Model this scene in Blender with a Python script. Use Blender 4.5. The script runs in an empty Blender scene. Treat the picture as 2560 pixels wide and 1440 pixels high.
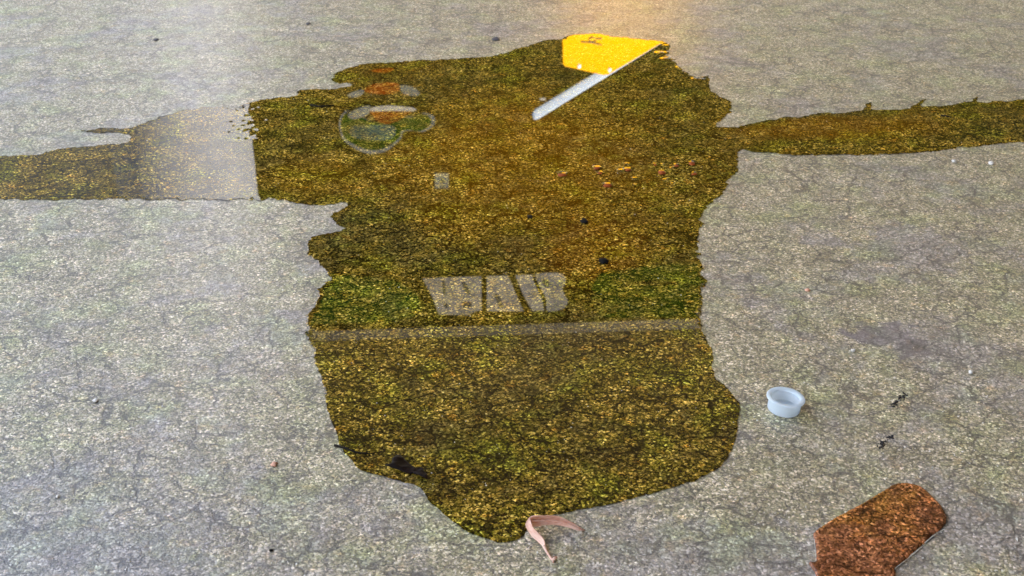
import bpy, bmesh, math, random
import numpy as np
from mathutils import Vector, Matrix, noise as mnoise

random.seed(7)
rng = np.random.default_rng(7)
sc = bpy.context.scene
COL = sc.collection
R = math.radians

# ------------------------------------------------------------------ camera, sky, sun, exposure
CAM_H, PITCH, FPX = 0.70, R(29.0), 3200.0          # metres above the pavement, downward tilt, focal length in photo pixels
cd = bpy.data.cameras.new('camera')
cam = bpy.data.objects.new('camera', cd)
COL.objects.link(cam)
cam.location = (0, 0, CAM_H)
cam.rotation_euler = (math.pi / 2 - PITCH, 0, 0)
cd.sensor_width = 36.0
cd.lens = 36.0 * FPX / 2560.0
cd.clip_start, cd.clip_end = 0.02, 2000
cd.dof.use_dof = True
cd.dof.focus_distance = 1.35
cd.dof.aperture_fstop = 18
sc.camera = cam

SUN_AZ, SUN_EL = R(58), R(35)                       # behind the camera, to its right
SUN_DIR = Vector((math.sin(SUN_AZ) * math.cos(SUN_EL), -math.cos(SUN_AZ) * math.cos(SUN_EL), math.sin(SUN_EL)))
w = bpy.data.worlds.new('World')
sc.world = w
w.use_nodes = True
wn = w.node_tree
wn.nodes.clear()
sky = wn.nodes.new('ShaderNodeTexSky')
sky.sky_type = 'NISHITA'
sky.sun_disc = False
sky.sun_elevation = SUN_EL
sky.sun_rotation = math.pi - SUN_AZ
bg = wn.nodes.new('ShaderNodeBackground')
bg.inputs['Strength'].default_value = 0.11
wo = wn.nodes.new('ShaderNodeOutputWorld')
wn.links.new(sky.outputs[0], bg.inputs['Color'])
wn.links.new(bg.outputs[0], wo.inputs['Surface'])

sl = bpy.data.lights.new('sun', 'SUN')
sl.energy = 5.0
sl.angle = R(0.5)
sl.color = (1.0, 0.95, 0.87)
so = bpy.data.objects.new('sun', sl)
so.rotation_euler = (-SUN_DIR).to_track_quat('-Z', 'Y').to_euler()
COL.objects.link(so)

sc.cycles.use_denoising = True
sc.cycles.max_bounces = 8
sc.view_settings.view_transform = 'Standard'
sc.view_settings.look = 'None'
sc.view_settings.exposure = 3.3
sc.view_settings.gamma = 1.0
sc.view_settings.use_curve_mapping = False

# ------------------------------------------------------------------ helpers
WALL_Y = 12.0
cp, sp = math.cos(PITCH), math.sin(PITCH)

def ray(px, py):
    u, v = (px - 1280) / FPX, (720 - py) / FPX
    return Vector((u, cp + v * sp, -sp + v * cp))

def on_ground(px, py, z=0.0):                       # point of the pavement (or of height z above it) seen at a photo pixel
    d = ray(px, py)
    t = (z - CAM_H) / d.z
    return Vector((d.x * t, d.y * t, z))

def mirrored(px, py, Y):                            # point on the plane y = Y whose mirror image in the water is seen at a photo pixel
    d = ray(px, py)
    t = Y / d.y
    return Vector((d.x * t, Y, -CAM_H - d.z * t))

def mirrored_z(px, py, z):
    d = ray(px, py)
    t = (z + CAM_H) / -d.z
    return Vector((d.x * t, d.y * t, z))

def mirrored_on(px, py, origin, normal):            # the same on any upright plane
    d = ray(px, py); d = Vector((d.x, d.y, -d.z))
    o = Vector((0, 0, -CAM_H))
    return o + d * ((Vector(origin) - o).dot(normal) / d.dot(normal))

def tag(o, label=None, cat=None, group=None, kind=None):
    if label: o['label'] = label
    if cat: o['category'] = cat
    if group: o['group'] = group
    if kind: o['kind'] = kind
    return o

def mesh_obj(name, verts, faces, mat, parent=None, smooth=False):
    me = bpy.data.meshes.new(name)
    me.from_pydata([tuple(v) for v in verts], [], faces)
    me.update()
    if smooth:
        me.polygons.foreach_set('use_smooth', [True] * len(me.polygons))
    if mat: me.materials.append(mat)
    o = bpy.data.objects.new(name, me)
    COL.objects.link(o)
    if parent: o.parent = parent
    return o

def bm_obj(name, bm, mat, parent=None, smooth=False):
    bmesh.ops.recalc_face_normals(bm, faces=bm.faces)
    me = bpy.data.meshes.new(name)
    bm.to_mesh(me); bm.free()
    if smooth:
        me.polygons.foreach_set('use_smooth', [True] * len(me.polygons))
    if mat: me.materials.append(mat)
    o = bpy.data.objects.new(name, me)
    COL.objects.link(o)
    if parent: o.parent = parent
    return o

def empty(name, loc=(0, 0, 0)):
    o = bpy.data.objects.new(name, None)
    o.location = loc
    COL.objects.link(o)
    return o

def extrude_poly(pts, depth, bevel=0.0):            # flat polygon in an x-z plane given thickness along -y (towards the viewer)
    bm = bmesh.new()
    f = bm.faces.new([bm.verts.new(p) for p in pts])
    r = bmesh.ops.extrude_face_region(bm, geom=[f])
    vs = [g for g in r['geom'] if isinstance(g, bmesh.types.BMVert)]
    bmesh.ops.translate(bm, vec=depth, verts=vs)
    if bevel:
        bmesh.ops.bevel(bm, geom=list(bm.edges), offset=bevel, segments=2, affect='EDGES')
    return bm

def box_bm(x0, x1, y0, y1, z0, z1, bevel=0.0):
    bm = bmesh.new()
    bmesh.ops.create_cube(bm, size=1)
    for v in bm.verts:
        v.co = Vector((x0 if v.co.x < 0 else x1, y0 if v.co.y < 0 else y1, z0 if v.co.z < 0 else z1))
    if bevel:
        bmesh.ops.bevel(bm, geom=list(bm.edges), offset=bevel, segments=2, affect='EDGES')
    return bm

def smooth_closed(pts, n=8):                        # Catmull-Rom through a closed list of pixels
    out = []
    P = [np.array(p, float) for p in pts]
    m = len(P)
    for i in range(m):
        a, b, c, d = P[i - 1], P[i], P[(i + 1) % m], P[(i + 2) % m]
        for k in range(n):
            t = k / n
            out.append(tuple(0.5 * ((2 * b) + (c - a) * t + (2 * a - 5 * b + 4 * c - d) * t * t + (3 * b - a - 3 * c + d) * t ** 3)))
    return out

def tube(path, rad, seg=8, cap=True):
    bm = bmesh.new()
    rings = []
    for i, p in enumerate(path):
        p = Vector(p)
        t = (Vector(path[min(i + 1, len(path) - 1)]) - Vector(path[max(i - 1, 0)])).normalized()
        s = t.cross(Vector((0, 0, 1)))
        if s.length < 1e-4: s = t.cross(Vector((1, 0, 0)))
        s.normalize(); q = s.cross(t)
        r = float(rad[i]) if isinstance(rad, (list, tuple)) else rad
        rings.append([bm.verts.new(p + r * (math.cos(a) * s + math.sin(a) * q)) for a in (2 * math.pi * k / seg for k in range(seg))])
    for A, B in zip(rings, rings[1:]):
        for k in range(seg):
            bm.faces.new((A[k], A[(k + 1) % seg], B[(k + 1) % seg], B[k]))
    if cap:
        bm.faces.new(rings[0][::-1]); bm.faces.new(rings[-1])
    return bm

def interp(keys, n):
    out = []
    K = np.array(keys, float)
    s = np.linspace(0, len(K) - 1, n)
    for t in s:
        i = min(int(t), len(K) - 2); u = t - i
        a, b, c, d = K[max(i - 1, 0)], K[i], K[i + 1], K[min(i + 2, len(K) - 1)]
        out.append(0.5 * ((2 * b) + (c - a) * u + (2 * a - 5 * b + 4 * c - d) * u * u + (3 * b - a - 3 * c + d) * u ** 3))
    return out

# ------------------------------------------------------------------ materials
def mat_new(name):
    m = bpy.data.materials.new(name)
    m.use_nodes = True
    m.node_tree.nodes.clear()
    return m, m.node_tree

class N:
    """a few shorthands for building node trees"""
    def __init__(s, t): s.t = t
    def node(s, typ, **kw):
        n = s.t.nodes.new(typ)
        for k, v in kw.items(): setattr(n, k, v)
        return n
    def put(s, sock, v):
        if isinstance(v, bpy.types.NodeSocket): s.t.links.new(v, sock)
        else: sock.default_value = v
    def math(s, op, a, b=0.0, clamp=False):
        n = s.node('ShaderNodeMath', operation=op, use_clamp=clamp)
        s.put(n.inputs[0], a); s.put(n.inputs[1], b)
        return n.outputs[0]
    def mix(s, f, a, b, blend='MIX'):
        n = s.node('ShaderNodeMix', data_type='RGBA', blend_type=blend)
        s.put(n.inputs[0], f); s.put(n.inputs[6], a); s.put(n.inputs[7], b)
        return n.outputs[2]
    def noise(s, vec, scale, detail=2.0, rough=0.5, dist=0.0, dim='3D'):
        n = s.node('ShaderNodeTexNoise', noise_dimensions=dim)
        s.put(n.inputs['Vector'], vec); n.inputs['Scale'].default_value = scale
        n.inputs['Detail'].default_value = detail; n.inputs['Roughness'].default_value = rough
        n.inputs['Distortion'].default_value = dist
        return n
    def smooth(s, v, a, b, lo=0.0, hi=1.0):
        n = s.node('ShaderNodeMapRange', interpolation_type='SMOOTHSTEP')
        s.put(n.inputs[0], v)
        for i, k in enumerate((a, b, lo, hi)): n.inputs[i + 1].default_value = k
        return n.outputs[0]
    def ramp(s, f, stops, interp='LINEAR'):
        n = s.node('ShaderNodeValToRGB')
        n.color_ramp.interpolation = interp
        e = n.color_ramp.elements
        while len(e) < len(stops): e.new(0.5)
        for q, (p, c) in zip(e, stops): q.position = p; q.color = (*c, 1)
        s.put(n.inputs[0], f)
        return n.outputs[0]
    def vmul(s, v, xyz):
        n = s.node('ShaderNodeVectorMath', operation='MULTIPLY')
        s.put(n.inputs[0], v); n.inputs[1].default_value = xyz
        return n.outputs[0]
    def vadd(s, a, b):
        n = s.node('ShaderNodeVectorMath', operation='ADD')
        s.put(n.inputs[0], a); s.put(n.inputs[1], b)
        return n.outputs[0]

def grain_group():
    """grit, algae and hairline cracks of the old pavement: its own colour and relief, in metres"""
    t = bpy.data.node_groups.new('pavement_grain', 'ShaderNodeTree')
    t.interface.new_socket('Color', in_out='OUTPUT', socket_type='NodeSocketColor')
    t.interface.new_socket('Height', in_out='OUTPUT', socket_type='NodeSocketFloat')
    t.interface.new_socket('Bare', in_out='OUTPUT', socket_type='NodeSocketFloat')
    n = N(t)
    geo = n.node('ShaderNodeNewGeometry').outputs['Position']
    pos = n.vmul(geo, (1, 1, 0))
    wob = n.noise(pos, 260, 2).outputs['Color']
    wv = n.node('ShaderNodeVectorMath', operation='MULTIPLY_ADD')
    n.put(wv.inputs[0], wob); wv.inputs[1].default_value = (0.003, 0.003, 0); n.put(wv.inputs[2], pos)
    p1 = wv.outputs[0]
    # two sizes of sand grain
    v1 = n.node('ShaderNodeTexVoronoi', voronoi_dimensions='2D'); n.put(v1.inputs['Vector'], p1); v1.inputs['Scale'].default_value = 500
    v2 = n.node('ShaderNodeTexVoronoi', voronoi_dimensions='2D'); n.put(v2.inputs['Vector'], p1); v2.inputs['Scale'].default_value = 900
    s1 = n.node('ShaderNodeSeparateColor'); n.put(s1.inputs[0], v1.outputs['Color'])
    s2 = n.node('ShaderNodeSeparateColor'); n.put(s2.inputs[0], v2.outputs['Color'])
    stops = [(0.0, (.035, .032, .022)), (.22, (.085, .080, .045)), (.42, (.17, .165, .085)), (.60, (.25, .235, .13)),
             (.76, (.36, .32, .20)), (.90, (.50, .43, .31)), (1.0, (.80, .74, .62))]
    c1 = n.ramp(s1.outputs[0], stops)
    c2 = n.ramp(s2.outputs[1], stops)
    grain = n.mix(0.38, c1, c2)
    worn = 0.0
    # algae film against bare grey binder
    patch = n.noise(pos, 7.0, 5, 0.6, 0.6).outputs[0]
    patch2 = n.noise(n.vadd(pos, (3.3, 1.7, 0)), 38, 4, 0.6, 0.4).outputs[0]
    bare = n.smooth(n.math('ADD', n.math('MULTIPLY', patch, 0.7), n.math('MULTIPLY', patch2, 0.4)), 0.52, 0.68)
    def spot(px, py, rx, ry):
        c = on_ground(px, py)
        d = n.node('ShaderNodeVectorMath', operation='SUBTRACT'); n.put(d.inputs[0], pos); d.inputs[1].default_value = (c.x, c.y, 0)
        l = n.node('ShaderNodeVectorMath', operation='LENGTH'); n.put(l.inputs[0], n.vmul(d.outputs[0], (1 / rx, 1 / ry, 0)))
        return n.smooth(n.math('ADD', l.outputs['Value'], n.math('MULTIPLY', n.math('SUBTRACT', patch2, .5), 2.6)), .62, 1.05, 1, 0)
    for q in ((2210, 838, .040, .03), (2275, 868, .028, .022), (2400, 880, .06, .04), (2290, 620, .07, .07), (180, 1400, .16, .05), (1900, 1400, .16, .05), (2480, 1330, .06, .05), (2050, 600, .03, .02)):
        k = spot(*q)
        bare = n.math('MAXIMUM', bare, k)
        if 830 < q[1] < 870: worn = n.math('MAXIMUM', worn, k)
    grey = n.ramp(s1.outputs[1], [(0, (.075, .070, .082)), (.5, (.155, .148, .165)), (.85, (.235, .222, .24)), (1, (.55, .53, .53))])
    grey = n.mix(0.4, grey, grain)
    col = n.mix(n.math('MULTIPLY', bare, 0.95), grain, grey)
    col = n.mix(n.math('MULTIPLY', worn, .72), col, (.098, .090, .104, 1))
    # green and rusty tints drifting over it
    g1 = n.noise(n.vadd(pos, (9.1, 4.2, 0)), 16, 4, 0.6).outputs[0]
    col = n.mix(n.smooth(g1, 0.45, 0.7, 0, .55), col, n.mix(1.0, col, (.80, 1.06, .62, 1), 'MULTIPLY'))
    g2 = n.noise(n.vadd(pos, (2.1, 8.2, 0)), 55, 3, 0.6).outputs[0]
    col = n.mix(n.smooth(g2, 0.55, 0.72, 0, .7), col, n.mix(1.0, col, (1.20, .98, .74, 1), 'MULTIPLY'))
    # clumpy lightness
    m1 = n.noise(pos, 210, 3, 0.7).outputs[0]
    m2 = n.noise(pos, 26, 4, 0.65).outputs[0]
    lum = n.math('MULTIPLY', n.smooth(m1, 0.28, 0.72, 0.62, 1.36), n.smooth(m2, 0.3, 0.7, 0.75, 1.22))
    lc = n.node('ShaderNodeCombineColor')
    for i in range(3): n.put(lc.inputs[i], lum)
    col = n.mix(1.0, col, lc.outputs[0], 'MULTIPLY')
    # hairline cracks and dark fibres
    ps = n.vmul(pos, (0.85, 1.1, 0))
    def net(scale, warp_scale, warp, w0, w1, gate_off, gate_scale, g0, g1, amt, warp2):
        wn_ = n.noise(n.vadd(ps, gate_off), warp_scale, 4, 0.65).outputs['Color']
        q = n.node('ShaderNodeVectorMath', operation='MULTIPLY_ADD')
        n.put(q.inputs[0], wn_); q.inputs[1].default_value = (warp, warp, 0); n.put(q.inputs[2], ps)
        q2 = n.node('ShaderNodeVectorMath', operation='MULTIPLY_ADD')
        n.put(q2.inputs[0], n.noise(ps, 300, 2).outputs['Color']); q2.inputs[1].default_value = (warp2, warp2, 0); n.put(q2.inputs[2], q.outputs[0])
        v = n.node('ShaderNodeTexVoronoi', voronoi_dimensions='2D', feature='DISTANCE_TO_EDGE')
        n.put(v.inputs['Vector'], q2.outputs[0]); v.inputs['Scale'].default_value = scale
        g = n.noise(n.vadd(pos, gate_off), gate_scale, 3, 0.6).outputs[0]
        wid = n.smooth(g, g0, g1, 0.15, 1.0)
        d = n.math('DIVIDE', v.outputs['Distance'], wid)
        return n.math('MULTIPLY', n.smooth(d, w0, w1, 1, 0), n.smooth(g, g0, g0 + .04, 0, amt))
    crack = n.math('MAXIMUM', net(15, 13, .09, .010, .050, (7, 1, 0), 11, .47, .66, .8, .006),
                   n.math('MAXIMUM', net(31, 26, .045, .020, .085, (1, 7, 0), 17, .435, .62, .78, .005),
                          net(70, 60, .02, .03, .14, (4, 4, 0), 24, .50, .68, .6, .003)))
    col = n.mix(n.math('MULTIPLY', crack, 0.85), col, (.018, .018, .021, 1))
    h = n.math('ADD', n.math('MULTIPLY', n.smooth(v1.outputs['Distance'], 0.0, 0.7, 1, 0), s1.outputs[2]),
               n.math('MULTIPLY', m1, 0.6))
    h = n.math('SUBTRACT', h, n.math('MULTIPLY', crack, 1.2))
    go = n.node('NodeGroupOutput')
    n.put(go.inputs[0], col); n.put(go.inputs[1], h); n.put(go.inputs[2], bare)
    return t

GRAIN = grain_group()

def pavement_mat():
    m, t = mat_new('damp_pavement'); n = N(t)
    g = n.node('ShaderNodeGroup', node_tree=GRAIN)
    b = n.node('ShaderNodeBsdfPrincipled')
    gm = n.node('ShaderNodeGamma'); n.put(gm.inputs[0], g.outputs[0]); gm.inputs[1].default_value = 1.05
    col = n.mix(1.0, n.mix(0.20, gm.outputs[0], (.170, .165, .150, 1)), (1.80, 1.77, 1.86, 1), 'MULTIPLY')
    n.put(b.inputs['Base Color'], col)
    b.inputs['Roughness'].default_value = 0.5
    b.inputs['IOR'].default_value = 1.45
    b.inputs['Coat Weight'].default_value = 0.62
    b.inputs['Coat Roughness'].default_value = 0.27
    b.inputs['Coat IOR'].default_value = 1.5
    bp = n.node('ShaderNodeBump'); bp.inputs['Distance'].default_value = 0.0007; bp.inputs['Strength'].default_value = 0.55
    n.put(bp.inputs['Height'], g.outputs[1]); n.put(b.inputs['Normal'], bp.outputs[0])
    o = n.node('ShaderNodeOutputMaterial'); n.put(o.inputs[0], b.outputs[0])
    return m

def puddle_mat(name, tint, gam, gain, rough=0.0, spark=1.0):
    """soaked grit under a clear film of water: darker, richer ground colour beneath a mirror-smooth coat"""
    m, t = mat_new(name); n = N(t)
    g = n.node('ShaderNodeGroup', node_tree=GRAIN)
    gm = n.node('ShaderNodeGamma'); n.put(gm.inputs[0], g.outputs[0]); gm.inputs[1].default_value = gam
    col = n.mix(1.0, gm.outputs[0], (tint[0] * gain, tint[1] * gain, tint[2] * gain, 1), 'MULTIPLY')
    g3 = n.node('ShaderNodeGamma'); n.put(g3.inputs[0], g.outputs[0]); g3.inputs[1].default_value = 2.6
    col = n.mix(1.0, col, n.mix(1.0, g3.outputs[0], (.85 * spark, .78 * spark, .62 * spark, 1), 'MULTIPLY'), 'ADD')
    b = n.node('ShaderNodeBsdfPrincipled')
    n.put(b.inputs['Base Color'], col)
    b.inputs['Roughness'].default_value = 1.0
    b.inputs['Specular IOR Level'].default_value = 0.0
    b.inputs['Coat Weight'].default_value = 1.0
    b.inputs['Coat Roughness'].default_value = rough
    b.inputs['Coat IOR'].default_value = 1.33
    bp = n.node('ShaderNodeBump'); bp.inputs['Distance'].default_value = 0.0008; bp.inputs['Strength'].default_value = 0.6
    n.put(bp.inputs['Height'], g.outputs[1]); n.put(b.inputs['Normal'], bp.outputs[0])
    o = n.node('ShaderNodeOutputMaterial'); n.put(o.inputs[0], b.outputs[0])
    return m

def simple_mat(name, col, rough=0.6, var=0.12, scale=20, metallic=0.0, spec=0.5, bump=0.0):
    m, t = mat_new(name); n = N(t)
    tc = n.node('ShaderNodeTexCoord').outputs['Object']
    f = n.noise(tc, scale, 5, 0.6).outputs[0]
    c = n.mix(n.smooth(f, 0.3, 0.7), (*[x * (1 - var) for x in col], 1), (*[min(1, x * (1 + var)) for x in col], 1))
    b = n.node('ShaderNodeBsdfPrincipled')
    n.put(b.inputs['Base Color'], c)
    b.inputs['Roughness'].default_value = rough
    b.inputs['Metallic'].default_value = metallic
    b.inputs['Specular IOR Level'].default_value = spec
    if bump:
        bp = n.node('ShaderNodeBump'); bp.inputs['Distance'].default_value = bump; n.put(bp.inputs['Height'], f)
        n.put(b.inputs['Normal'], bp.outputs[0])
    o = n.node('ShaderNodeOutputMaterial'); n.put(o.inputs[0], b.outputs[0])
    return m

def mural_wall_mat():
    """old wall sprayed over in ochre, rust and grey-olive"""
    m, t = mat_new('sprayed_wall'); n = N(t)
    tc = n.node('ShaderNodeTexCoord').outputs['Object']
    f = n.noise(tc, 0.55, 4, 0.55, 0.4).outputs[0]
    c = n.ramp(f, [(0.30, (.008, .009, .004)), (.42, (.014, .013, .004)), (.52, (.022, .016, .002)), (.64, (.034, .018, .002)), (.8, (.018, .012, .003))])
    def cloud(px, py, rx, ry, col, amt):
        p = mirrored(px, py, WALL_Y); k = WALL_Y / FPX * 1.1
        d = n.node('ShaderNodeVectorMath', operation='SUBTRACT'); n.put(d.inputs[0], tc); d.inputs[1].default_value = (p.x, 0, p.z)
        l = n.node('ShaderNodeVectorMath', operation='LENGTH'); n.put(l.inputs[0], n.vmul(d.outputs[0], (1 / (rx * k), 0, 1 / (ry * k))))
        w_ = n.math('ADD', l.outputs['Value'], n.math('MULTIPLY', n.math('SUBTRACT', n.noise(tc, 1.6, 4).outputs[0], .5), .9))
        return n.mix(n.smooth(w_, .35, 1.05, amt, 0), c, (*col, 1))
    c = cloud(1300, 430, 420, 260, (.088, .036, .0005), .95)
    c = cloud(1480, 620, 240, 130, (.085, .026, .0005), .9)
    c = cloud(800, 440, 170, 90, (.075, .036, .001), .8)
    c = cloud(2050, 320, 330, 45, (.075, .030, .0005), .8)
    b = n.node('ShaderNodeBsdfPrincipled'); n.put(b.inputs['Base Color'], c); b.inputs['Roughness'].default_value = .9; b.inputs['Specular IOR Level'].default_value = 0.0
    o = n.node('ShaderNodeOutputMaterial'); n.put(o.inputs[0], b.outputs[0])
    return m

M_GROUND = pavement_mat()
M_PUDDLE = puddle_mat('shallow_water', (1.06, .84, .17), 1.8, 1.34)
M_BROWN = puddle_mat('brown_water', (1.6, .60, .30), 1.2, .95, 0.0, 1.0)
M_WALL = mural_wall_mat()
def paint_mat(name, col, wear=.5):
    m, t = mat_new(name); n = N(t)
    tc = n.node('ShaderNodeTexCoord').outputs['Object']
    st = n.noise(n.vmul(tc, (2.2, 1, 9)), 1.0, 5, .7).outputs[0]
    bl = n.noise(tc, 5, 5, .7).outputs[0]
    c = n.mix(n.smooth(bl, .3, .7), (*[x * .6 for x in col], 1), (*[x * 1.3 for x in col], 1))
    c = n.mix(n.smooth(n.math('ADD', n.math('MULTIPLY', st, .6), n.math('MULTIPLY', bl, .4)), .46, .60, 0, wear), c, (.018, .015, .004, 1))
    b = n.node('ShaderNodeBsdfPrincipled'); n.put(b.inputs['Base Color'], c); b.inputs['Roughness'].default_value = .9
    b.inputs['Specular IOR Level'].default_value = 0.0
    o = n.node('ShaderNodeOutputMaterial'); n.put(o.inputs[0], b.outputs[0])
    return m
M_WHITE = paint_mat('white_paint', (.27, .24, .205), .15)
M_GREYP = paint_mat('grey_paint', (.13, .13, .12), .6)
M_GREEN = paint_mat('green_paint', (.022, .046, .003), .7)
M_DGREEN = paint_mat('deep_green_paint', (.012, .048, .006), .6)
M_TEAL = paint_mat('blue_green_paint', (.05, .08, .065), .7)
M_ORANGE = paint_mat('orange_paint', (.20, .045, .003), .75)
M_CONC = simple_mat('pale_concrete', (.235, .235, .255), .85, .08, 3)
M_CEIL = simple_mat('pale_render', (.84, .72, .54), .9, .06, 2, spec=.1)
M_BUFF = simple_mat('dark_buff', (.40, .29, .14), .9, .10, 2, spec=.05)
M_BOUNCE_SLAB = simple_mat('bounce_pale', (.60, .58, .54), .9, .06, 2)
M_BOUNCE_WALL = simple_mat('bounce_grey', (.27, .29, .33), .9, .05, 1.5)
M_SIGN = simple_mat('yellow_enamel', (.56, .255, .0008), .6, .02, 3, spec=.0)
M_STEEL = simple_mat('galvanised_steel', (.26, .30, .36), .8, .05, 14)
M_BOLT = simple_mat('bolt_steel', (.75, .75, .76), .35, .04, 30)
M_BLACK = simple_mat('black_paint', (.02, .02, .02), .6, .1, 8)

# ------------------------------------------------------------------ the pavement
def ground_sheet():
    xs = [-300, -60, -12, -4, 4, 12, 60, 300]
    ys = [-300, -60, -12, -2, 4, 12, 60, 300]
    v = [(x, y, 0) for y in ys for x in xs]
    f = [(j * 8 + i, j * 8 + i + 1, (j + 1) * 8 + i + 1, (j + 1) * 8 + i) for j in range(7) for i in range(7)]
    return mesh_obj('pavement', v, f, M_GROUND)
tag(ground_sheet(), 'mottled grey green pavement with fine grit and hairline cracks', kind='structure')

# ------------------------------------------------------------------ puddles: a film of water with a rounded rim
def fractal(X, Y, freq, seed, octaves=3, gain=0.55):
    """smooth lattice noise, -1..1"""
    out = np.zeros_like(X); amp = 1.0; tot = 0.0
    for o in range(octaves):
        r = np.random.default_rng(seed + 31 * o)
        G = r.uniform(-1, 1, (256, 256))
        a, b = X * freq + 57.3, Y * freq + 91.7
        i, j = np.floor(a).astype(int), np.floor(b).astype(int)
        u, v = a - i, b - j
        u, v = u * u * (3 - 2 * u), v * v * (3 - 2 * v)
        i, j, i1, j1 = i & 255, j & 255, (i + 1) & 255, (j + 1) & 255
        out += amp * ((G[i, j] * (1 - u) + G[i1, j] * u) * (1 - v) + (G[i, j1] * (1 - u) + G[i1, j1] * u) * v)
        tot += amp; amp *= gain; freq *= 2.1
    return out / tot

def signed_dist(poly, X, Y):
    P = np.array(poly); Q = np.roll(P, -1, axis=0)
    d2 = np.full(X.shape, 1e9); ins = np.zeros(X.shape, bool)
    for (ax, ay), (bx, by) in zip(P, Q):
        ex, ey = bx - ax, by - ay
        L = ex * ex + ey * ey + 1e-12
        t = np.clip(((X - ax) * ex + (Y - ay) * ey) / L, 0, 1)
        d2 = np.minimum(d2, (X - ax - t * ex) ** 2 + (Y - ay - t * ey) ** 2)
        c = (ay > Y) != (by > Y)
        if abs(ey) > 1e-12:
            ins ^= c & (X < ax + (Y - ay) / ey * ex)
    return np.where(ins, 1, -1) * np.sqrt(d2)

def puddle(name, pix, mat, step, depth, rim, ragged, bumps=(), speckle=(), seed=1, base=0.0006):
    poly = [tuple(on_ground(*p).xy) for p in pix]
    P = np.array(poly)
    x0, y0 = P.min(0) - 0.03; x1, y1 = P.max(0) + 0.03
    xs = np.arange(x0, x1, step); ys = np.arange(y0, y1, step)
    X, Y = np.meshgrid(xs, ys, indexing='ij')
    S = signed_dist(poly, X, Y)
    c0, c1 = on_ground(1280, 1000).y, on_ground(1280, 760).y
    calm = .3 + .7 * np.clip((Y - c0) / (c1 - c0), 0, 1) if name == 'puddle' and depth < .001 else 1.0
    for amp, fr, k in ragged:
        S = S + calm * amp * fractal(X, Y, fr, seed + k, 3)
    for (px, py, sig, amp, fr) in speckle:
        c = on_ground(px, py)
        S = S + amp * fractal(X, Y, fr, seed + 77, 2, .7) * np.exp(-((X - c.x) ** 2 / sig[0] ** 2 + (Y - c.y) ** 2 / sig[1] ** 2))
    q = np.clip(S / rim, 0, 1)
    H = base + depth * np.sqrt(1 - (1 - q) ** 2)
    for (px, py, hw, bh) in bumps:
        c = on_ground(px, py); r = hw * math.hypot(c.y, CAM_H) / FPX
        H = H + bh * np.exp(-(((X - c.x) / r) ** 2 + ((Y - c.y) / (r * 0.8)) ** 2))
    # marching squares: keep the part where S > 0 with an interpolated outline
    nx, ny = S.shape
    inside = S > 0
    verts, faces, vid, eid = [], [], {}, {}
    def vv(i, j):
        k = (i, j)
        if k not in vid:
            vid[k] = len(verts); verts.append((xs[i], ys[j], H[i, j]))
        return vid[k]
    def ee(a, b):
        k = (a, b) if a < b else (b, a)
        if k not in eid:
            (i, j), (p, r) = k
            t = S[i, j] / (S[i, j] - S[p, r])
            eid[k] = len(verts)
            verts.append((xs[i] + t * (xs[p] - xs[i]), ys[j] + t * (ys[r] - ys[j]), base))
        return eid[k]
    cnt = inside[:-1, :-1].astype(int) + inside[1:, :-1] + inside[1:, 1:] + inside[:-1, 1:]
    for i, j in np.argwhere(cnt > 0):
        c = [(i, j), (i + 1, j), (i + 1, j + 1), (i, j + 1)]
        if cnt[i, j] == 4:
            faces.append(tuple(vv(*q) for q in c)); continue
        loop = []
        for a, b in zip(c, c[1:] + c[:1]):
            if inside[a]: loop.append(vv(*a))
            if inside[a] != inside[b]: loop.append(ee(a, b))
        if len(loop) >= 3: faces.append(tuple(loop))
    return mesh_obj(name, verts, faces, mat, smooth=True)

MAIN = [(-140, 408), (0, 392), (100, 385), (150, 373), (260, 362), (318, 356), (324, 342), (290, 330), (240, 333), (190, 328),
        (245, 322), (320, 322), (360, 308), (400, 294), (450, 280), (500, 270), (560, 270), (600, 274), (612, 262),
        (650, 252), (700, 245), (738, 238), (752, 226), (800, 224), (862, 219), (880, 213), (835, 206), (832, 192), (850, 179),
        (900, 163), (1000, 155), (1100, 150), (1200, 143), (1260, 135), (1310, 118), (1360, 103), (1400, 98), (1412, 93),
        (1440, 86), (1490, 85), (1530, 91), (1600, 98), (1650, 103), (1676, 120), (1668, 140), (1692, 158), (1712, 176),
        (1742, 195), (1772, 190), (1768, 214), (1790, 236), (1822, 252), (1826, 274), (1812, 296), (1792, 318), (1840, 318),
        (1900, 305), (1960, 296), (2060, 284), (2150, 279), (2166, 262), (2182, 256), (2176, 276), (2280, 268), (2300, 252), (2316, 250), (2306, 266),
        (2420, 256), (2440, 242), (2455, 238), (2440, 256), (2560, 250), (2700, 243), (2700, 346), (2560, 356), (2480, 362),
        (2300, 380), (2140, 388), (2000, 388), (1900, 381), (1846, 380), (1846, 408), (1840, 430), (1822, 450), (1812, 478),
        (1772, 514), (1756, 535), (1758, 560), (1746, 600), (1753, 660), (1758, 700), (1752, 760), (1750, 800), (1766, 850),
        (1780, 880), (1785, 938), (1812, 965), (1842, 1000), (1847, 1040), (1838, 1100), (1805, 1160), (1740, 1202),
        (1650, 1228), (1550, 1256), (1450, 1276), (1380, 1290), (1332, 1302), (1312, 1340), (1270, 1356), (1228, 1352),
        (1160, 1325), (1100, 1280), (1065, 1240), (1040, 1215), (970, 1195), (910, 1180), (880, 1155), (850, 1115),
        (840, 1080), (815, 1020), (805, 960), (790, 910), (775, 860), (765, 822), (760, 795), (785, 765), (800, 720),
        (828, 690), (800, 660), (775, 632), (768, 605), (790, 590), (850, 578), (864, 570), (835, 556), (826, 545),
        (858, 520), (862, 508), (800, 513), (740, 509), (690, 500), (640, 498), (600, 497), (500, 500), (300, 498),
        (150, 500), (0, 500), (-140, 500)]
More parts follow.
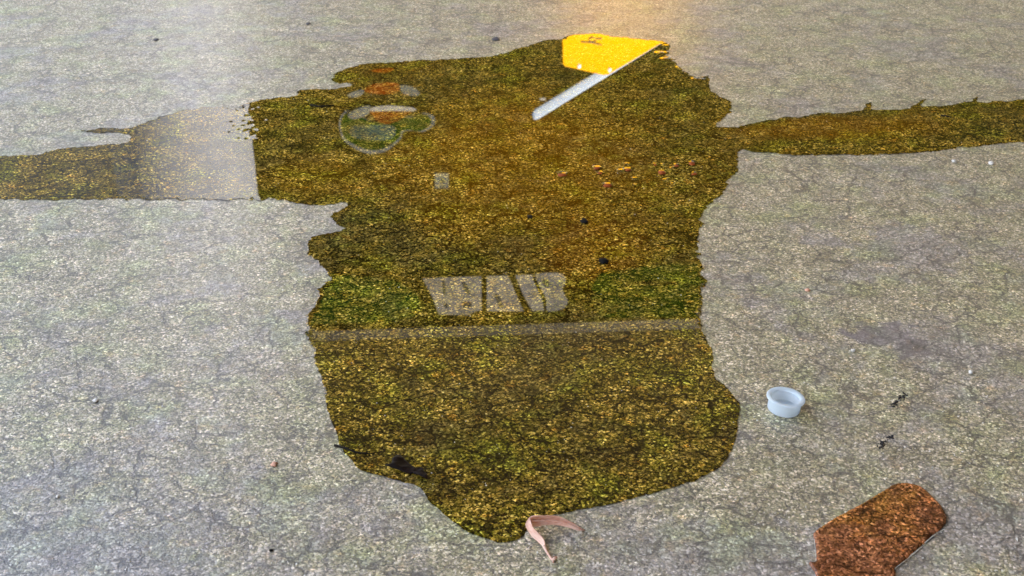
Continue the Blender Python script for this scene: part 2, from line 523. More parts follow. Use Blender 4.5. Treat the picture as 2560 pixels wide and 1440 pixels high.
GLINTS = [(1405, 437, 15), (1493, 420, 13), (1500, 432, 9), (1568, 411, 8), (1570, 424, 11), (1551, 427, 9), (1587, 447, 9), (1519, 463, 16),
          (1589, 463, 6), (1638, 411, 6), (1657, 412, 6), (1655, 431, 15), (1691, 413, 9), (1680, 421, 8), (1729, 408, 14),
          (1664, 451, 10), (1736, 434, 10), (1682, 461, 8), (1718, 453, 5)]
BUMPS = [(x, y, s * 0.9, 0.0006) for x, y, s in GLINTS]
BUMPS += [(x, y, 8, .0006) for x, y in ((1652, 133), (1664, 148), (1700, 170), (1738, 198), (1756, 200), (1676, 132), (1690, 152))]
BUMPS += [(random.gauss(612, 24), random.uniform(245, 350), random.uniform(5, 8), random.uniform(.00015, .0004)) for _ in range(60)]
main = puddle('puddle', smooth_closed(MAIN, 3), M_PUDDLE, 0.002, 0.00016, 0.009,
              [(0.006, 55, 0), (0.0045, 160, 9)], BUMPS,
              [(600, 290, (.035, .09), .012, 210), (1690, 150, (.05, .10), .007, 200), (840, 205, (.03, .06), .006, 180)])
tag(main, 'large dark olive puddle with two side streaks mirroring a yellow sign', kind='structure')

BROWN = smooth_closed([(2022, 1409), (2038, 1406), (2041, 1380), (2036, 1350), (2038, 1330), (2090, 1296), (2160, 1258), (2222, 1220), (2245, 1211),
                       (2280, 1212), (2310, 1225), (2345, 1258), (2363, 1285), (2366, 1305), (2352, 1325), (2330, 1341),
                       (2312, 1358), (2290, 1378), (2262, 1404), (2240, 1420), (2238, 1440), (2228, 1490), (2120, 1500), (2050, 1490), (2040, 1440)], 4)
brown = puddle('puddle', BROWN, M_BROWN, 0.001, 0.0022, 0.0032, [(0.0005, 90, 3)], seed=5)
tag(brown, 'small rust brown puddle with raised shining rim', kind='structure')
M_RIM_GLINT = simple_mat('pale_rim_glint', (.78, .74, .66), .3, .2, 200)  # pale tubes drawn as the bright reflections along the water's rim
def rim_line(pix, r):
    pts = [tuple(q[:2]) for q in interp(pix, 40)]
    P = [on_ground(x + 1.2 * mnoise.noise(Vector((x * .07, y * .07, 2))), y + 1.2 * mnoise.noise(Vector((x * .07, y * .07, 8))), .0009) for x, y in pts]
    return bm_obj('rim_glint', tube(P, [r * (.25 + abs(1.3 * mnoise.noise(p * 130))) for p in P], 6), M_RIM_GLINT, brown, True)
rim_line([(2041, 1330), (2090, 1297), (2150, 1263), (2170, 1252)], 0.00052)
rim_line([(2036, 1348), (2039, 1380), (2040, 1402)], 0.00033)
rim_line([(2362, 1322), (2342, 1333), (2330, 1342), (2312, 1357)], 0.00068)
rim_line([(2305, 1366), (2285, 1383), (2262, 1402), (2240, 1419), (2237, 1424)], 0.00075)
FAR = [(2235, -8), (2300, -3), (2380, -1), (2450, 0), (2500, -6), (2520, -40), (2230, -40)]
far = puddle('puddle', FAR, M_PUDDLE, 0.002, 0.0007, 0.006, [(0.004, 60, 0)], seed=11)
tag(far, 'sliver of dark puddle along the top edge of the view', kind='structure')

# ------------------------------------------------------------------ the place the water mirrors
wa, wb = mirrored(-1500, 720, WALL_Y), mirrored(3800, 720, WALL_Y)
wall = empty('graffiti_wall', (0, WALL_Y, 0))
tag(wall, 'dark ochre wall with sprayed mural mirrored upside down in the puddle', 'wall')
def wall_local(bm):
    for v in bm.verts: v.co.y -= WALL_Y
    return bm
bm_obj('wall_face', wall_local(box_bm(wa.x, wb.x, WALL_Y, WALL_Y + .35, 0, 8.5)), M_WALL, wall)
bm_obj('bounce_strip', wall_local(box_bm(wa.x, wb.x, WALL_Y - .12, WALL_Y - .002, 0, 2.5, .01)), M_GREYP, wall)  # unseen strip added to brighten the sheen of the far pavement
M_TONE_MATCH = simple_mat('tone_match_grey', (.05, .05, .05), .9, .15, 2)  # panel added to tone in with the pillar's unlit side when mirrored
ga, gb = mirrored(-1500, 720, WALL_Y), mirrored(305, 400, WALL_Y)
bm_obj('tone_match_panel', wall_local(box_bm(ga.x, gb.x, WALL_Y - .05, WALL_Y - .002, 2.52, 8.4, .01)), M_TONE_MATCH, wall)
def paint(name, pix, mat, layer, sm=0):
    if sm: pix = smooth_closed(pix, sm)
    if name == 'green_patch':
        pix = [(x + 9 * mnoise.noise(Vector((x * .035, y * .05, 1))) + 4 * mnoise.noise(Vector((x * .12, y * .15, 7))), y + 6 * mnoise.noise(Vector((x * .04, y * .05, 4))) + 3 * mnoise.noise(Vector((x * .13, y * .13, 9)))) for x, y in pix]
    pts = [mirrored(x, y, WALL_Y) for x, y in pix]
    pts = [Vector((p.x, WALL_Y - .004 * (layer - 1), p.z)) for p in pts]
    return bm_obj(name, wall_local(extrude_poly(pts, Vector((0, -.004 * 1.0 - .002, 0)))), mat, wall)
# lettering: pale block letters with dark gaps between strokes
paint('letter', [(1056, 696), (1100, 694), (1204, 690), (1204, 776), (1190, 778), (1170, 788), (1096, 786), (1082, 745)], M_WHITE, 1)
paint('letter', [(1217, 690), (1270, 688), (1286, 726), (1309, 778), (1217, 778)], M_WHITE, 1)
paint('letter', [(1288, 688), (1331, 686), (1334, 704), (1355, 747), (1360, 777), (1330, 777), (1307, 735)], M_WHITE, 1)
paint('letter', smooth_closed([(1337, 686), (1350, 683), (1395, 682), (1412, 692), (1414, 708), (1406, 722), (1412, 738), (1419, 753), (1412, 768), (1398, 775), (1368, 777), (1365, 747), (1346, 710)], 4), M_WHITE, 1)
for q in ([(1108, 703), (1112, 702), (1114, 735), (1110, 736)], [(1156, 706), (1165, 708), (1176, 733), (1168, 735)], [(1158, 755), (1180, 757), (1178, 768), (1160, 768)],
          [(1238, 736), (1247, 736), (1259, 767), (1250, 769)], [(1112, 762), (1118, 758), (1120, 768), (1114, 769)]):
    paint('letter_counter', q, M_BLACK, 3)
paint('letter_counter', [(1359, 703), (1366, 700), (1374, 706), (1372, 716), (1362, 715)], M_BLACK, 3, 3)
# green bushes beside the lettering
paint('green_patch', [(770, 790), (800, 720), (850, 690), (960, 700), (1035, 730), (1045, 780), (990, 800), (850, 808), (740, 812)], M_DGREEN, 1, 9)
paint('green_patch', [(1480, 745), (1500, 690), (1590, 668), (1720, 660), (1800, 665), (1800, 720), (1640, 700), (1560, 715), (1520, 745)], M_GREEN, 1, 9)
paint('green_patch', [(1500, 775), (1530, 735), (1600, 712), (1800, 726), (1800, 790), (1640, 790), (1520, 795)], M_GREEN, 2, 9)
# plain lobed green shape with pale outline, rust half discs and grey flecks above it
LOBE = [(848, 300), (870, 275), (905, 292), (940, 306), (985, 306), (1010, 292), (1040, 290), (1062, 281), (1084, 290), (1088, 306), (1078, 320),
        (1055, 330), (1030, 326), (1008, 330), (1004, 345), (985, 365), (955, 382), (920, 384), (885, 370), (855, 345)]
cx_, cy_ = 950, 325
paint('pale_outline', LOBE, M_GREYP, 1, 4)
paint('lobed_shape', [(cx_ + (x - cx_) * .935 - 1, cy_ + (y - cy_) * .86 - 2) for x, y in LOBE], M_GREEN, 2, 4)
paint('blue_green_band', [(880, 316), (925, 312), (985, 314), (982, 345), (930, 350), (880, 340)], M_TEAL, 3, 3)
paint('rust_disc', [(926, 274), (960, 273), (1028, 276), (1010, 290), (990, 303), (965, 309), (945, 302), (932, 288)], M_ORANGE, 4, 4)
paint('pale_band', [(928, 268), (970, 262), (1035, 268), (1034, 277), (985, 276), (930, 277)], M_WHITE, 5, 3)
paint('grey_patch', [(870, 285), (890, 272), (924, 262), (924, 282), (900, 294), (878, 296)], M_GREYP, 4, 3)
paint('rust_disc', [(910, 228), (930, 212), (970, 206), (996, 210), (998, 228), (960, 236)], M_ORANGE, 1, 4)
paint('grey_patch', [(1000, 214), (1030, 216), (1050, 232), (1040, 240), (1008, 234)], M_GREYP, 1, 3)
paint('grey_patch', [(870, 236), (900, 224), (912, 228), (900, 240), (876, 244)], M_GREYP, 1, 3)
paint('rust_disc', [(925, 176), (970, 170), (985, 174), (960, 182)], M_ORANGE, 1, 3)
# small pale square with a dark eye, and one pale chip
paint('pale_square', [(1087, 433), (1122, 433), (1122, 471), (1087, 471)], M_GREYP, 1)
paint('dark_dot', [(1101, 449), (1110, 448), (1112, 456), (1103, 458)], M_BLACK, 2, 3)
paint('pale_chip', [(1349, 245), (1365, 244), (1364, 251), (1350, 251)], M_WHITE, 1)
for p in [(1392, 434, 14), (1476, 425, 10)]:
    x, y, s = p
    paint('rust_disc', [(x, y), (x + s, y - 5), (x + 2 * s, y + 2), (x + s, y + 6)], M_ORANGE, 1, 3)

# slab added between canopy and wall to bounce sunlight under the canopy
ap = bm_obj('bounce_slab', box_bm(wa.x, wb.x, 7.2, WALL_Y - .14, -.1, .02, .01), M_BOUNCE_SLAB)
tag(ap, 'pale slab added in front of the graffiti wall to bounce sunlight', kind='structure')
# canopy overhead, in whose shade the puddle lies
ZC = 3.2
e0, e1 = mirrored_z(770, 829, ZC), mirrored_z(1752, 797, ZC)
ed = (e1 - e0) / (e1.x - e0.x)
def edge_at(x): return e0 + ed * (x - e0.x)
XL, XR = -1.4, 3.9
fl, fr_ = edge_at(XL), edge_at(XR)
canopy = empty('canopy', (0, 0, 0))
tag(canopy, 'flat concrete canopy shading the puddle from overhead', 'canopy')
bm = bmesh.new()
f = bm.faces.new([bm.verts.new(p) for p in ((XL, -7, ZC), (XR, -7, ZC), (XR, fr_.y, ZC), (XL, fl.y, ZC))])
r = bmesh.ops.extrude_face_region(bm, geom=[f])
bmesh.ops.translate(bm, vec=(0, 0, .3), verts=[g for g in r['geom'] if isinstance(g, bmesh.types.BMVert)])
bm_obj('roof_slab', bm, M_CEIL, canopy)
sf0, sf1 = edge_at(XL + .05), edge_at(XR - .05)
bm = bmesh.new()
f = bm.faces.new([bm.verts.new(p) for p in ((sf0.x, -6.9, ZC - .05), (sf1.x, -6.9, ZC - .05), (sf1.x, sf1.y - .2, ZC - .05), (sf0.x, sf0.y - .2, ZC - .05))])
r = bmesh.ops.extrude_face_region(bm, geom=[f])
bmesh.ops.translate(bm, vec=(0, 0, .048), verts=[g for g in r['geom'] if isinstance(g, bmesh.types.BMVert)])
bm_obj('ceiling_falloff', bm, M_BUFF, canopy)  # pale lip and darker inset put the ceiling's light falloff into colour
for x, y in ((XL + .4, -6.5), (XR - .4, -6.5), (XL + .4, -1.2), (XR - .4, 3.5)):
    bm_obj('post', box_bm(x - .12, x + .12, y - .12, y + .12, 0, ZC - .052, .01), M_STEEL, canopy)

side = bm_obj('light_block_side', box_bm(3.95, 4.25, -7, 6.0, 0, 3.4, .01), M_BUFF)  # unseen wall, added to block light from the right
tag(side, 'plain buff wall added under the canopy to block light from the right', 'wall')
back = bm_obj('light_block_back', box_bm(-1.9, 3.94, -7.4, -7.1, 0, 3.4, .01), M_BUFF)  # unseen wall, added to keep out sky light from behind
tag(back, 'plain buff wall added under the canopy to block light from behind', 'wall')
pale = bm_obj('bounce_wall', box_bm(-5.4, -5.0, -8, 8.4, 0, 5.0, .01), M_BOUNCE_WALL)  # unseen wall, added as a reflector to light the pavement from the left
tag(pale, 'blue grey wall added left of the canopy to bounce sunlight onto the pavement', 'wall')
# round pillar standing in the sun beyond the canopy
PY = 9.0
pa, pb = mirrored(290, 400, PY), mirrored(632, 400, PY)
pillar = empty('round_pillar', ((pa.x + pb.x) / 2, PY, 0))
tag(pillar, 'round pale concrete pillar standing in the sun beyond the puddle', 'pillar')
rad = (pb.x - pa.x) / 2
bm = bmesh.new()
bmesh.ops.create_cone(bm, cap_ends=True, segments=64, radius1=rad, radius2=rad, depth=7.0, matrix=Matrix.Translation((0, 0, 3.5)))
bm_obj('shaft', bm, M_CONC, pillar, True)
bm_obj('base_block', box_bm(-rad - .12, rad + .12, -rad - .12, rad + .12, 0, .35, .02), M_CONC, pillar)

# leaning post with a yellow plate
SY = 11.0
sign = empty('road_sign', (mirrored(1700, 60, SY).x, SY, 0))
tag(sign, 'yellow sign on a leaning grey post, mirrored upside down in the puddle', 'sign')
def sgn(bm):
    for v in bm.verts: v.co -= Vector(sign.location)
    return bm
PLATE = [(1408, 172), (1412, 165), (1408, 150), (1408, 60), (1412, -40), (1500, -80), (1640, -70), (1720, 0), (1740, 52), (1652, 110), (1522, 187), (1514, 189), (1500, 186), (1424, 168)]
PLATE = [(1407, 100), (1408, 160), (1413, 166), (1460, 177), (1508, 188), (1520, 187), (1580, 152), (1650, 110), (1745, 55), (1735, 0), (1690, -60), (1560, -90), (1407, -60)]
SN = Vector((math.sin(R(38)), -math.cos(R(38)), 0))     # the plate faces to the right of the viewer
SO = mirrored(1560, 120, SY)
def on_plate(x, y, off=0.0): return mirrored_on(x, y, SO + SN * off, SN)
bm_obj('plate', sgn(extrude_poly([on_plate(x, y) for x, y in PLATE], -SN * .02)), M_SIGN, sign)
top, low = on_plate(1334, 290, -.14), on_plate(1640, 102, -.14)
dirv = (low - top).normalized()
foot = top + dirv * ((top.z + .05) / -dirv.z)
pr = 29 / FPX * SY * .5 / .9
path = [top - dirv * pr * .2, top + dirv * pr * .15, top + dirv * pr * .6, top + dirv * pr * 1.4, foot]
pb_ = tube(path, [pr * .55, pr * .85, pr * .98, pr, pr], 24)
for v in pb_.verts: v.co -= SN * (((v.co - SO).dot(SN) + .14) * .7)          # a flat oval section
bm_obj('post', sgn(pb_), M_STEEL, sign, True)
for x, y in ((1447, 166), (1523, 175)):
    c = on_plate(x, y)
    bm = bmesh.new()
    bmesh.ops.create_uvsphere(bm, u_segments=12, v_segments=8, radius=.021, matrix=Matrix.Translation(c) @ Matrix.Diagonal((1, .6, 1, 1)))
    bm_obj('bolt', sgn(bm), M_BOLT, sign, True)
def stroke(p, q, wd):
    bm_obj('black_stroke', sgn(tube([on_plate(*p, .006), on_plate(*q, .006)], wd, 6)), M_BLACK, sign)
stroke((1453, 105), (1480, 107), .004); stroke((1480, 107), (1504, 113), .004)
stroke((1490, 97), (1505, 97), .005); stroke((1480, 91), (1481, 95), .003)
ring = [on_plate(1482 + 9 * math.cos(a), 100 + 5.5 * math.sin(a), .006) for a in [R(20 + 290 * k / 16) for k in range(17)]]
bm_obj('black_stroke', sgn(tube(ring, .004, 6)), M_BLACK, sign)

# ------------------------------------------------------------------ bottle cap
def cap_mat():
    m, t = mat_new('milky_plastic'); n = N(t)
    b = n.node('ShaderNodeBsdfPrincipled')
    b.inputs['Base Color'].default_value = (.80, .91, 1.0, 1)
    b.inputs['Roughness'].default_value = .32
    b.inputs['Subsurface Weight'].default_value = 0.15
    b.inputs['Subsurface Radius'].default_value = (.006, .008, .010)
    tr = n.node('ShaderNodeBsdfTranslucent'); tr.inputs[0].default_value = (.90, .95, 1.0, 1)
    mx = n.node('ShaderNodeMixShader'); mx.inputs[0].default_value = .5
    n.put(mx.inputs[1], b.outputs[0]); n.put(mx.inputs[2], tr.outputs[0])
    o = n.node('ShaderNodeOutputMaterial'); n.put(o.inputs[0], mx.outputs[0])
    return m
M_CAP = cap_mat()
def lathe(prof, seg=64):
    bm = bmesh.new(); rings = []
    for r_, z in prof:
        rings.append([bm.verts.new((r_ * math.cos(2 * math.pi * k / seg), r_ * math.sin(2 * math.pi * k / seg), z)) for k in range(seg)])
    for A, B in zip(rings, rings[1:]):
        for k in range(seg): bm.faces.new((A[k], A[(k + 1) % seg], B[(k + 1) % seg], B[k]))
    bm.faces.new(rings[0][::-1]); bm.faces.new(rings[-1])
    return bm
mm = 0.001
cb = on_ground(1958, 1026)
cap = empty('bottle_cap', (cb.x, cb.y, .0008))
cap.rotation_euler = (R(-2), R(4.5), 0)
tag(cap, 'small milky blue plastic bottle plug lying open side up on the pavement', 'bottle cap')
body = [(13.6, .2), (14.9, .5), (15.5, 1.5), (15.6, 3.6), (15.45, 4.0), (15.6, 4.4), (15.65, 12.0), (15.7, 12.7), (13.3, 12.7), (13.15, 9.6), (12.7, 9.4), (12.5, 6.2),
        (11.9, 6.0), (11.8, 5.0), (11.0, 4.4), (.6, 4.2)]
bm_obj('cup', lathe([(a * mm, b * mm) for a, b in body]), M_CAP, cap, True)
rim = [(15.75, 12.7), (17.9, 12.8), (18.4, 13.3), (18.45, 14.1), (18.0, 14.8), (16.9, 15.0), (14.8, 14.9), (14.1, 14.5), (13.6, 13.8), (13.35, 12.72)]
bm = lathe([(a * mm, b * mm) for a, b in rim])
bmesh.ops.delete(bm, geom=[f for f in bm.faces if len(f.verts) > 4], context='FACES_ONLY')
bm_obj('rim_flange', bm, M_CAP, cap, True)

# ------------------------------------------------------------------ curled dry leaf
def leaf_mat():
    m, t = mat_new('dry_leaf'); n = N(t)
    tc = n.node('ShaderNodeTexCoord').outputs['Object']
    f = n.noise(n.vmul(tc, (1, 1, 2.5)), 160, 5, .65).outputs[0]
    f2 = n.noise(tc, 30, 3).outputs[0]
    c = n.mix(n.smooth(f, .3, .7), (.82, .44, .31, 1), (.97, .68, .54, 1))
    c = n.mix(n.smooth(f2, .4, .7, 0, .5), c, (.98, .76, .64, 1))
    b = n.node('ShaderNodeBsdfPrincipled'); n.put(b.inputs['Base Color'], c); b.inputs['Roughness'].default_value = .55
    tr = n.node('ShaderNodeBsdfTranslucent'); tr.inputs[0].default_value = (.70, .26, .08, 1)
    mx = n.node('ShaderNodeMixShader'); mx.inputs[0].default_value = .25
    n.put(mx.inputs[1], b.outputs[0]); n.put(mx.inputs[2], tr.outputs[0])
    bp = n.node('ShaderNodeBump'); bp.inputs['Distance'].default_value = .0006; n.put(bp.inputs['Height'], f); n.put(b.inputs['Normal'], bp.outputs[0])
    o = n.node('ShaderNodeOutputMaterial'); n.put(o.inputs[0], mx.outputs[0])
    return m
M_LEAF = leaf_mat()
def ribbon(name, keys, n, bulge, parent, m=8):
    """keys: lower edge pixel and height, upper edge pixel and height (mm)"""
    rows = interp(keys, n); verts = []; faces = []
    for i, (ax, ay, az, bx, by, bz) in enumerate(rows):
        A, B = on_ground(ax, ay, max(az, .3) * mm), on_ground(bx, by, max(bz, .5) * mm)
        for j in range(m + 1):
            t = j / m
            p = A.lerp(B, t) + Vector((0, 1, .25)) * (bulge * math.sin(math.pi * t) * math.sin(math.pi * (i + .5) / n))
            p += Vector((0, 0, 1)) * .0004 * mnoise.noise(Vector((i * .35, j * .6, len(name))))
            verts.append(p - parent.location)
    for i in range(n - 1):
        for j in range(m):
            a = i * (m + 1) + j
            faces.append((a, a + m + 1, a + m + 2, a + 1))
    o = mesh_obj(name, verts, faces, M_LEAF, parent, True)
    s = o.modifiers.new('thickness', 'SOLIDIFY'); s.thickness = .0007; s.offset = 0
    return o
lp = on_ground(1345, 1335)
leaf = empty('dry_leaf', lp)
tag(leaf, 'curled pinkish brown dry leaf bent into a V at the near tip of the puddle', 'leaf')
ribbon('blade', [(1327, 1316, 3, 1326, 1293, 13), (1336, 1317, 1.5, 1332, 1290, 14), (1352, 1315, 2, 1352, 1289, 14), (1376, 1312, 4, 1378, 1291, 12), (1402, 1314, 4, 1400, 1295, 10),
                 (1428, 1321, 3, 1425, 1306, 7), (1447, 1326, 1.5, 1446, 1317, 3), (1461, 1327, .5, 1460, 1324, 1)], 40, .004, leaf)
ribbon('blade', [(1320, 1300, 11, 1325, 1293, 13), (1314, 1309, 9, 1326, 1297, 12.5), (1315, 1318, 7, 1329, 1308, 11), (1321, 1328, 5, 1333, 1320, 10), (1331, 1343, 3, 1345, 1332, 9),
                 (1344, 1354, 2, 1356, 1343, 7), (1353, 1362, 1.5, 1361, 1353, 5), (1359, 1370, 1, 1364, 1366, 3)], 40, .002, leaf)
def midrib(pix, r):
    P = [on_ground(x, y, z * mm) - lp for x, y, z in pix]
    bm_obj('midrib', tube(P, [r * (1 - .5 * i / (len(P) - 1)) for i in range(len(P))], 6), M_LEAF, leaf, True)
midrib([(1330, 1302, 9), (1352, 1302, 8.6), (1377, 1301, 8.6), (1401, 1304, 7.4), (1426, 1313, 5.2), (1446, 1321, 2.6), (1459, 1325, 1.1)], .0006)
st = [on_ground(x, y, z * mm) - lp for x, y, z in ((1360, 1365, 2.5), (1366, 1378, 1.6), (1374, 1390, 1.2), (1381, 1400, .9), (1384, 1406, .7))]
bm_obj('stalk', tube(st, [.0016, .0011, .0010, .0009, .0006], 8), M_LEAF, leaf, True)
nub = [on_ground(x, y, z * mm) - lp for x, y, z in ((1380, 1400, 1.2), (1386, 1397, 2.0), (1391, 1394, 1.6))]
bm_obj('bud', tube(nub, [.0006, .0016, .0010], 8), M_LEAF, leaf, True)

# wisps of cobweb caught beside the leaf
M_WEB = simple_mat('pale_silk', (.74, .68, .58), .5, .1, 60)
def wisp(name, pix, label, n=16, spread=10):
    loc = on_ground(*pix[len(pix) // 2])
    verts, faces = [], []
    for k in range(n):
        a = random.choice(pix); b = random.choice(pix)
        pts = []
        for i in range(5):
            t = i / 4
            x = a[0] + (b[0] - a[0]) * t + random.gauss(0, spread * .35); y = a[1] + (b[1] - a[1]) * t + random.gauss(0, spread * .3)
            pts.append(on_ground(x, y, random.uniform(.4, 3.0) * mm) - loc)
        bmt = tube(pts, random.uniform(.00007, .00015), 4)
        o0 = len(verts)
        bmt.verts.index_update()
        verts += [v.co.copy() for v in bmt.verts]
        faces += [tuple(o0 + v.index for v in f.verts) for f in bmt.faces]
        bmt.free()
    o = mesh_obj(name, verts, faces, M_WEB)
    o.location = loc
    tag(o, label, 'cobweb', 'wisps of cobweb round the curled leaf')
wisp('cobweb', [(1402, 1383), (1408, 1372), (1415, 1379), (1420, 1362), (1392, 1392), (1416, 1386)], 'pale cobweb wisp right of the leaf stalk', 18)
wisp('cobweb', [(1316, 1330), (1319, 1340), (1322, 1335), (1314, 1337)], 'pale cobweb wisp left of the leaf fold', 14, 7)
wisp('cobweb', [(1446, 1332), (1452, 1330), (1441, 1336), (1458, 1326)], 'faint cobweb wisp under the right tip of the curled leaf', 12, 7)

# ------------------------------------------------------------------ dark wet leaf scrap
M_WETLEAF = simple_mat('wet_black_leaf', (.009, .005, .004), .45, .35, 60, spec=.06, bump=.0006)
def flat_scrap(name, pix, h, mat, parent, seed=0, step=0.0022):
    poly = [on_ground(*p) for p in smooth_closed(pix, 4)]
    bm = bmesh.new()
    f = bm.faces.new([bm.verts.new(p) for p in poly])
    bmesh.ops.triangulate(bm, faces=[f])
    for _ in range(3):
        bmesh.ops.subdivide_edges(bm, edges=[e for e in bm.edges if e.calc_length() > step], cuts=1)
        bmesh.ops.triangulate(bm, faces=bm.faces[:])
    for v in bm.verts:
        q = v.co * 90 + Vector((seed, 0, 0))
        v.co.z = .0022 + h * (.5 + .8 * mnoise.noise(q) + .35 * mnoise.noise(q * 2.6))
        v.co -= parent.location
    o = bm_obj(name, bm, mat, parent, True)
    s = o.modifiers.new('thickness', 'SOLIDIFY'); s.thickness = .0008
    return o
wl = empty('wet_leaf', on_ground(1015, 1172))
tag(wl, 'crumpled black wet leaf scrap at the lower left edge of the puddle', 'leaf')
flat_scrap('blade', [(962, 1168), (978, 1168), (982, 1155), (992, 1146), (1000, 1144), (1008, 1150), (1018, 1160), (1030, 1170), (1040, 1178), (1038, 1186), (1022, 1188), (1000, 1182), (976, 1175)], .0022, M_WETLEAF, wl, 1)
flat_scrap('blade', [(1030, 1178), (1042, 1176), (1056, 1176), (1060, 1184), (1068, 1194), (1069, 1202), (1056, 1199), (1042, 1192), (1034, 1188)], .0024, M_WETLEAF, wl, 5)

# ------------------------------------------------------------------ small litter, each piece its own thing
M_DARKBIT = simple_mat('dark_humus', (.010, .009, .008), .8, .4, 200, spec=.1)
M_PINKBIT = simple_mat('pink_chip', (.66, .36, .25), .6, .2, 200)
M_RUSTGLINT = simple_mat('rusty_glint', (.30, .065, .012), .6, .3, 200, spec=.2)
M_SLATE = simple_mat('slate_chip', (.085, .085, .10), .7, .2, 200, spec=.2)
M_STONE = simple_mat('pale_stone', (.66, .64, .60), .35, .2, 300)
def pebble_mesh(name, seed, flat=.55):
    bm = bmesh.new()
    bmesh.ops.create_icosphere(bm, subdivisions=2, radius=1)
    for v in bm.verts:
        v.co *= 1 + .5 * mnoise.noise(v.co * 1.5 + Vector((seed, 0, 0))) + .15 * mnoise.noise(v.co * 3 + Vector((0, seed, 0)))
        v.co.z *= flat
    me = bpy.data.meshes.new(name); bm.to_mesh(me); bm.free()
    me.polygons.foreach_set('use_smooth', [True] * len(me.polygons))
    return me
def litter(name, px, py, half_px, mat, label, cat, group=None, seed=0, aspect=1.0, flat=.55, rot=0.0, z=.0006):
    c = on_ground(px, py)
    r = half_px * math.hypot(c.y, CAM_H) / FPX
    me = pebble_mesh(name, seed, flat); me.materials.append(mat)
    o = bpy.data.objects.new(name, me); COL.objects.link(o)
    o.location = (c.x, c.y, z + r * flat * .5); o.scale = (r, r * aspect, r); o.rotation_euler = (0, 0, rot)
    return tag(o, label, cat, group)
ZW = .0012
litter('humus_crumb', 1508, 656, 13, M_DARKBIT, 'largest black crumb in the puddle, just above the mirrored lettering', 'crumb', seed=1, z=ZW, flat=.28)
litter('humus_crumb', 1460, 556, 9, M_DARKBIT, 'black crumb in the puddle above and left of the largest black crumb', 'crumb', seed=2, aspect=1.6, z=ZW, flat=.28)
litter('humus_crumb', 1325, 544, 8, M_DARKBIT, 'small black crumb near the middle of the puddle', 'crumb', seed=3, z=ZW, flat=.28)
litter('humus_crumb', 1005, 1148, 5, M_DARKBIT, 'tiny black crumb beside the wet leaf scrap', 'crumb', seed=4, z=ZW, flat=.28)
litter('stone_chip', 686, 1163, 8, M_PINKBIT, 'pinkish stone chip on dry pavement left of the puddle', 'stone', seed=5)
litter('stone_chip', 2478, 410, 8, M_STONE, 'round white stone chip below the right streak of the puddle', 'stone', seed=6)
litter('stone_chip', 2386, 405, 6, M_STONE, 'white stone chip left of the round white one below the right streak', 'stone', seed=7)
litter('stone_chip', 2018, 727, 6, M_PINKBIT, 'pinkish stone chip in a dark pit right of the puddle', 'stone', seed=8)
litter('stone_chip', 2428, 932, 7, M_STONE, 'grey stone chip right of the worn patch', 'stone', seed=9)
litter('stone_chip', 2133, 878, 6, M_STONE, 'pale stone chip at the left end of the worn grey patch', 'stone', seed=10)
litter('stone_chip', 240, 1003, 7, M_STONE, 'white stone chip on the left part of the pavement', 'stone', seed=11)
litter('stone_chip', 145, 1243, 5, M_STONE, 'tiny stone chip near the lower left corner', 'stone', seed=12)
litter('stone_chip', 678, 1378, 5, M_DARKBIT, 'dark stone chip near the bottom edge left of the leaf', 'stone', seed=13)
litter('stone_chip', 390, 100, 7, M_SLATE, 'dark flat chip on the far pavement at upper left', 'stone', seed=14, aspect=1.5, flat=.12)
litter('stone_chip', 770, 60, 6, M_SLATE, 'dark chip on the far pavement left of the yellow glow', 'stone', seed=15, aspect=1.5, flat=.12)
litter('stone_chip', 1240, 99, 9, M_SLATE, 'dark flat chip on the far pavement just beyond the puddle', 'stone', seed=16, aspect=1.5, flat=.12)
GLINT_LABELS = {0: 'leftmost rusty painted glint in the puddle, apart from the row', 1: 'rusty painted glint, upper one of the left pair in the row', 2: 'rusty painted glint, lower one of the left pair in the row', 4: 'rusty painted glint under the left peak of the row', 7: 'rusty painted glint nearest to the viewer at lower left of the row', 9: 'rusty painted glint at the top of the middle group in the row', 11: 'widest rusty painted glint in the middle of the row', 12: 'rusty painted glint just right of the middle group in the row', 14: 'topmost rusty painted glint at the right end of the row', 16: 'lower rusty painted glint at the right end of the row'}
for k, (x, y, s) in enumerate(GLINTS):  # rusty flecks stand in for orange reflections on the water bumps
    if k in GLINT_LABELS:
        litter('rust_glint', x, y + 4, s * .75, M_RUSTGLINT, GLINT_LABELS[k], 'painted glint', 'rusty painted glints on the puddle bumps', seed=20 + k, flat=.22, aspect=.8, z=.0013, rot=k)
M_PIT = simple_mat('pit_grey', (.035, .034, .036), .8, .4, 200, spec=.2)
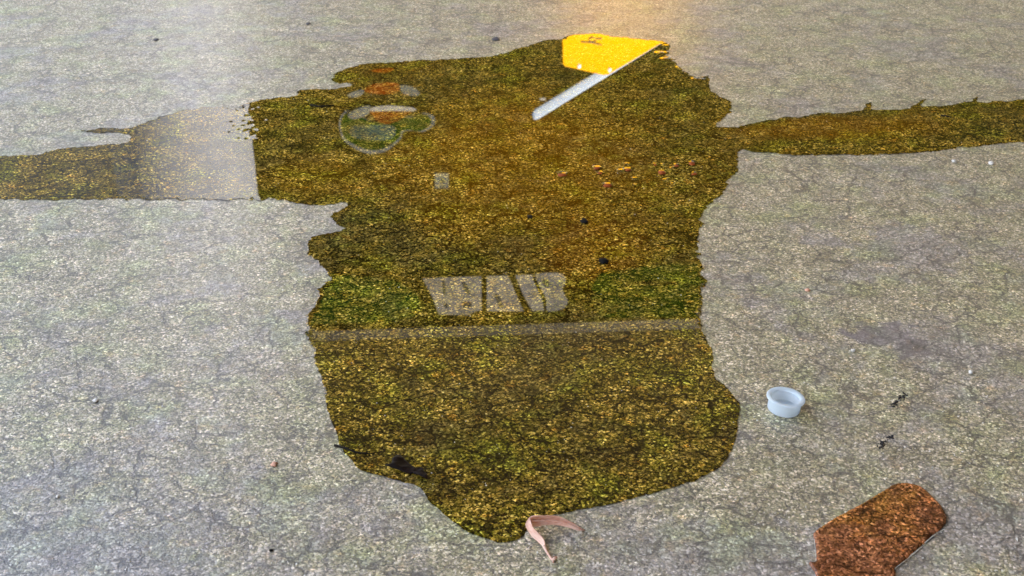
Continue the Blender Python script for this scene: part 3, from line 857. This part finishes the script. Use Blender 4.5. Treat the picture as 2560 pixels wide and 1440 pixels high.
def clump(px, py, ang, label, n=34, L=24):
    """one small cluster of dark grains standing in for a pit in the asphalt"""
    c = on_ground(px, py); s = math.hypot(c.y, CAM_H) / FPX
    bm = bmesh.new()
    for i in range(n):
        t = random.uniform(-1, 1); u = random.gauss(0, .20)
        q = on_ground(px + L * t * math.cos(ang) - L * u * math.sin(ang), py - L * t * math.sin(ang) - L * u * math.cos(ang)) - c
        rr = s * random.uniform(1.4, 3.4)
        bmesh.ops.create_icosphere(bm, subdivisions=1, radius=rr, matrix=Matrix.Translation((q.x, q.y, rr * .45)) @ Matrix.Rotation(random.random() * 6, 4, 'Z') @ Matrix.Diagonal((1.3, .8, .7, 1)))
    o = bm_obj('pit_grains', bm, M_PIT); o.location = c
    tag(o, label, 'grit clump')
clump(2246, 1000, R(38), 'dark grains drawn for a pit right of the milky bottle plug')
clump(2214, 1104, R(48), 'dark grains drawn for a pit below and right of the milky bottle plug, the nearer one')
def twig(pix, rad_px, label, mat):
    c = on_ground(*pix[0]); s = math.hypot(c.y, CAM_H) / FPX
    o = bm_obj('twig', tube([on_ground(x, y, .0014) - c for x, y in pix], [float(rad_px * s * f) for f in np.linspace(1, .5, len(pix))], 6), mat, None, True)
    o.location = c
    tag(o, label, 'twig')
twig([(836, 1113), (862, 1120), (890, 1131), (925, 1135)], 3.4, 'thin black twig across the left edge of the puddle above the wet leaf scrap', M_DARKBIT)
twig([(2352, 289), (2366, 290), (2378, 294)], 3, 'short dark twig lying in the right streak of the puddle', M_DARKBIT)
twig([(775, 263), (800, 266), (835, 263)], 3, 'short black twig in the far left part of the puddle', M_DARKBIT)
twig([(1030, 820), (1080, 812), (1180, 800)], .9, 'hair thin dark stem along the canopy line in the puddle', M_DARKBIT)

# ------------------------------------------------------------------ loose grit over the dry pavement
def grit():
    verts, faces = [], []
    base = [Vector(v) for v in ((1, 0, -.3), (-.5, .87, -.3), (-.5, -.87, -.3), (.3, .3, .7), (-.4, -.1, .6))]
    fc = [(0, 1, 3), (1, 4, 3), (1, 2, 4), (2, 0, 3), (2, 3, 4), (0, 2, 1)]
    n = 0
    while n < 2600:
        px, py = random.uniform(-60, 2620), random.uniform(-30, 1470)
        c = on_ground(px, py)
        r = random.choice((.0004, .0005, .0006, .0008, .0010)) * random.uniform(.8, 1.3)
        m = Matrix.Rotation(random.random() * 6.3, 3, 'Z') @ Matrix.Rotation(random.gauss(0, .5), 3, 'X')
        o = len(verts)
        verts += [(m @ v) * r * random.uniform(.8, 1.25) + Vector((c.x, c.y, .0004)) for v in base]
        faces += [tuple(o + i for i in f) for f in fc]
        n += 1
    o = mesh_obj('loose_grit', verts, faces, M_STONE)
    tag(o, 'fine pale grit scattered over the pavement', kind='stuff')
grit()
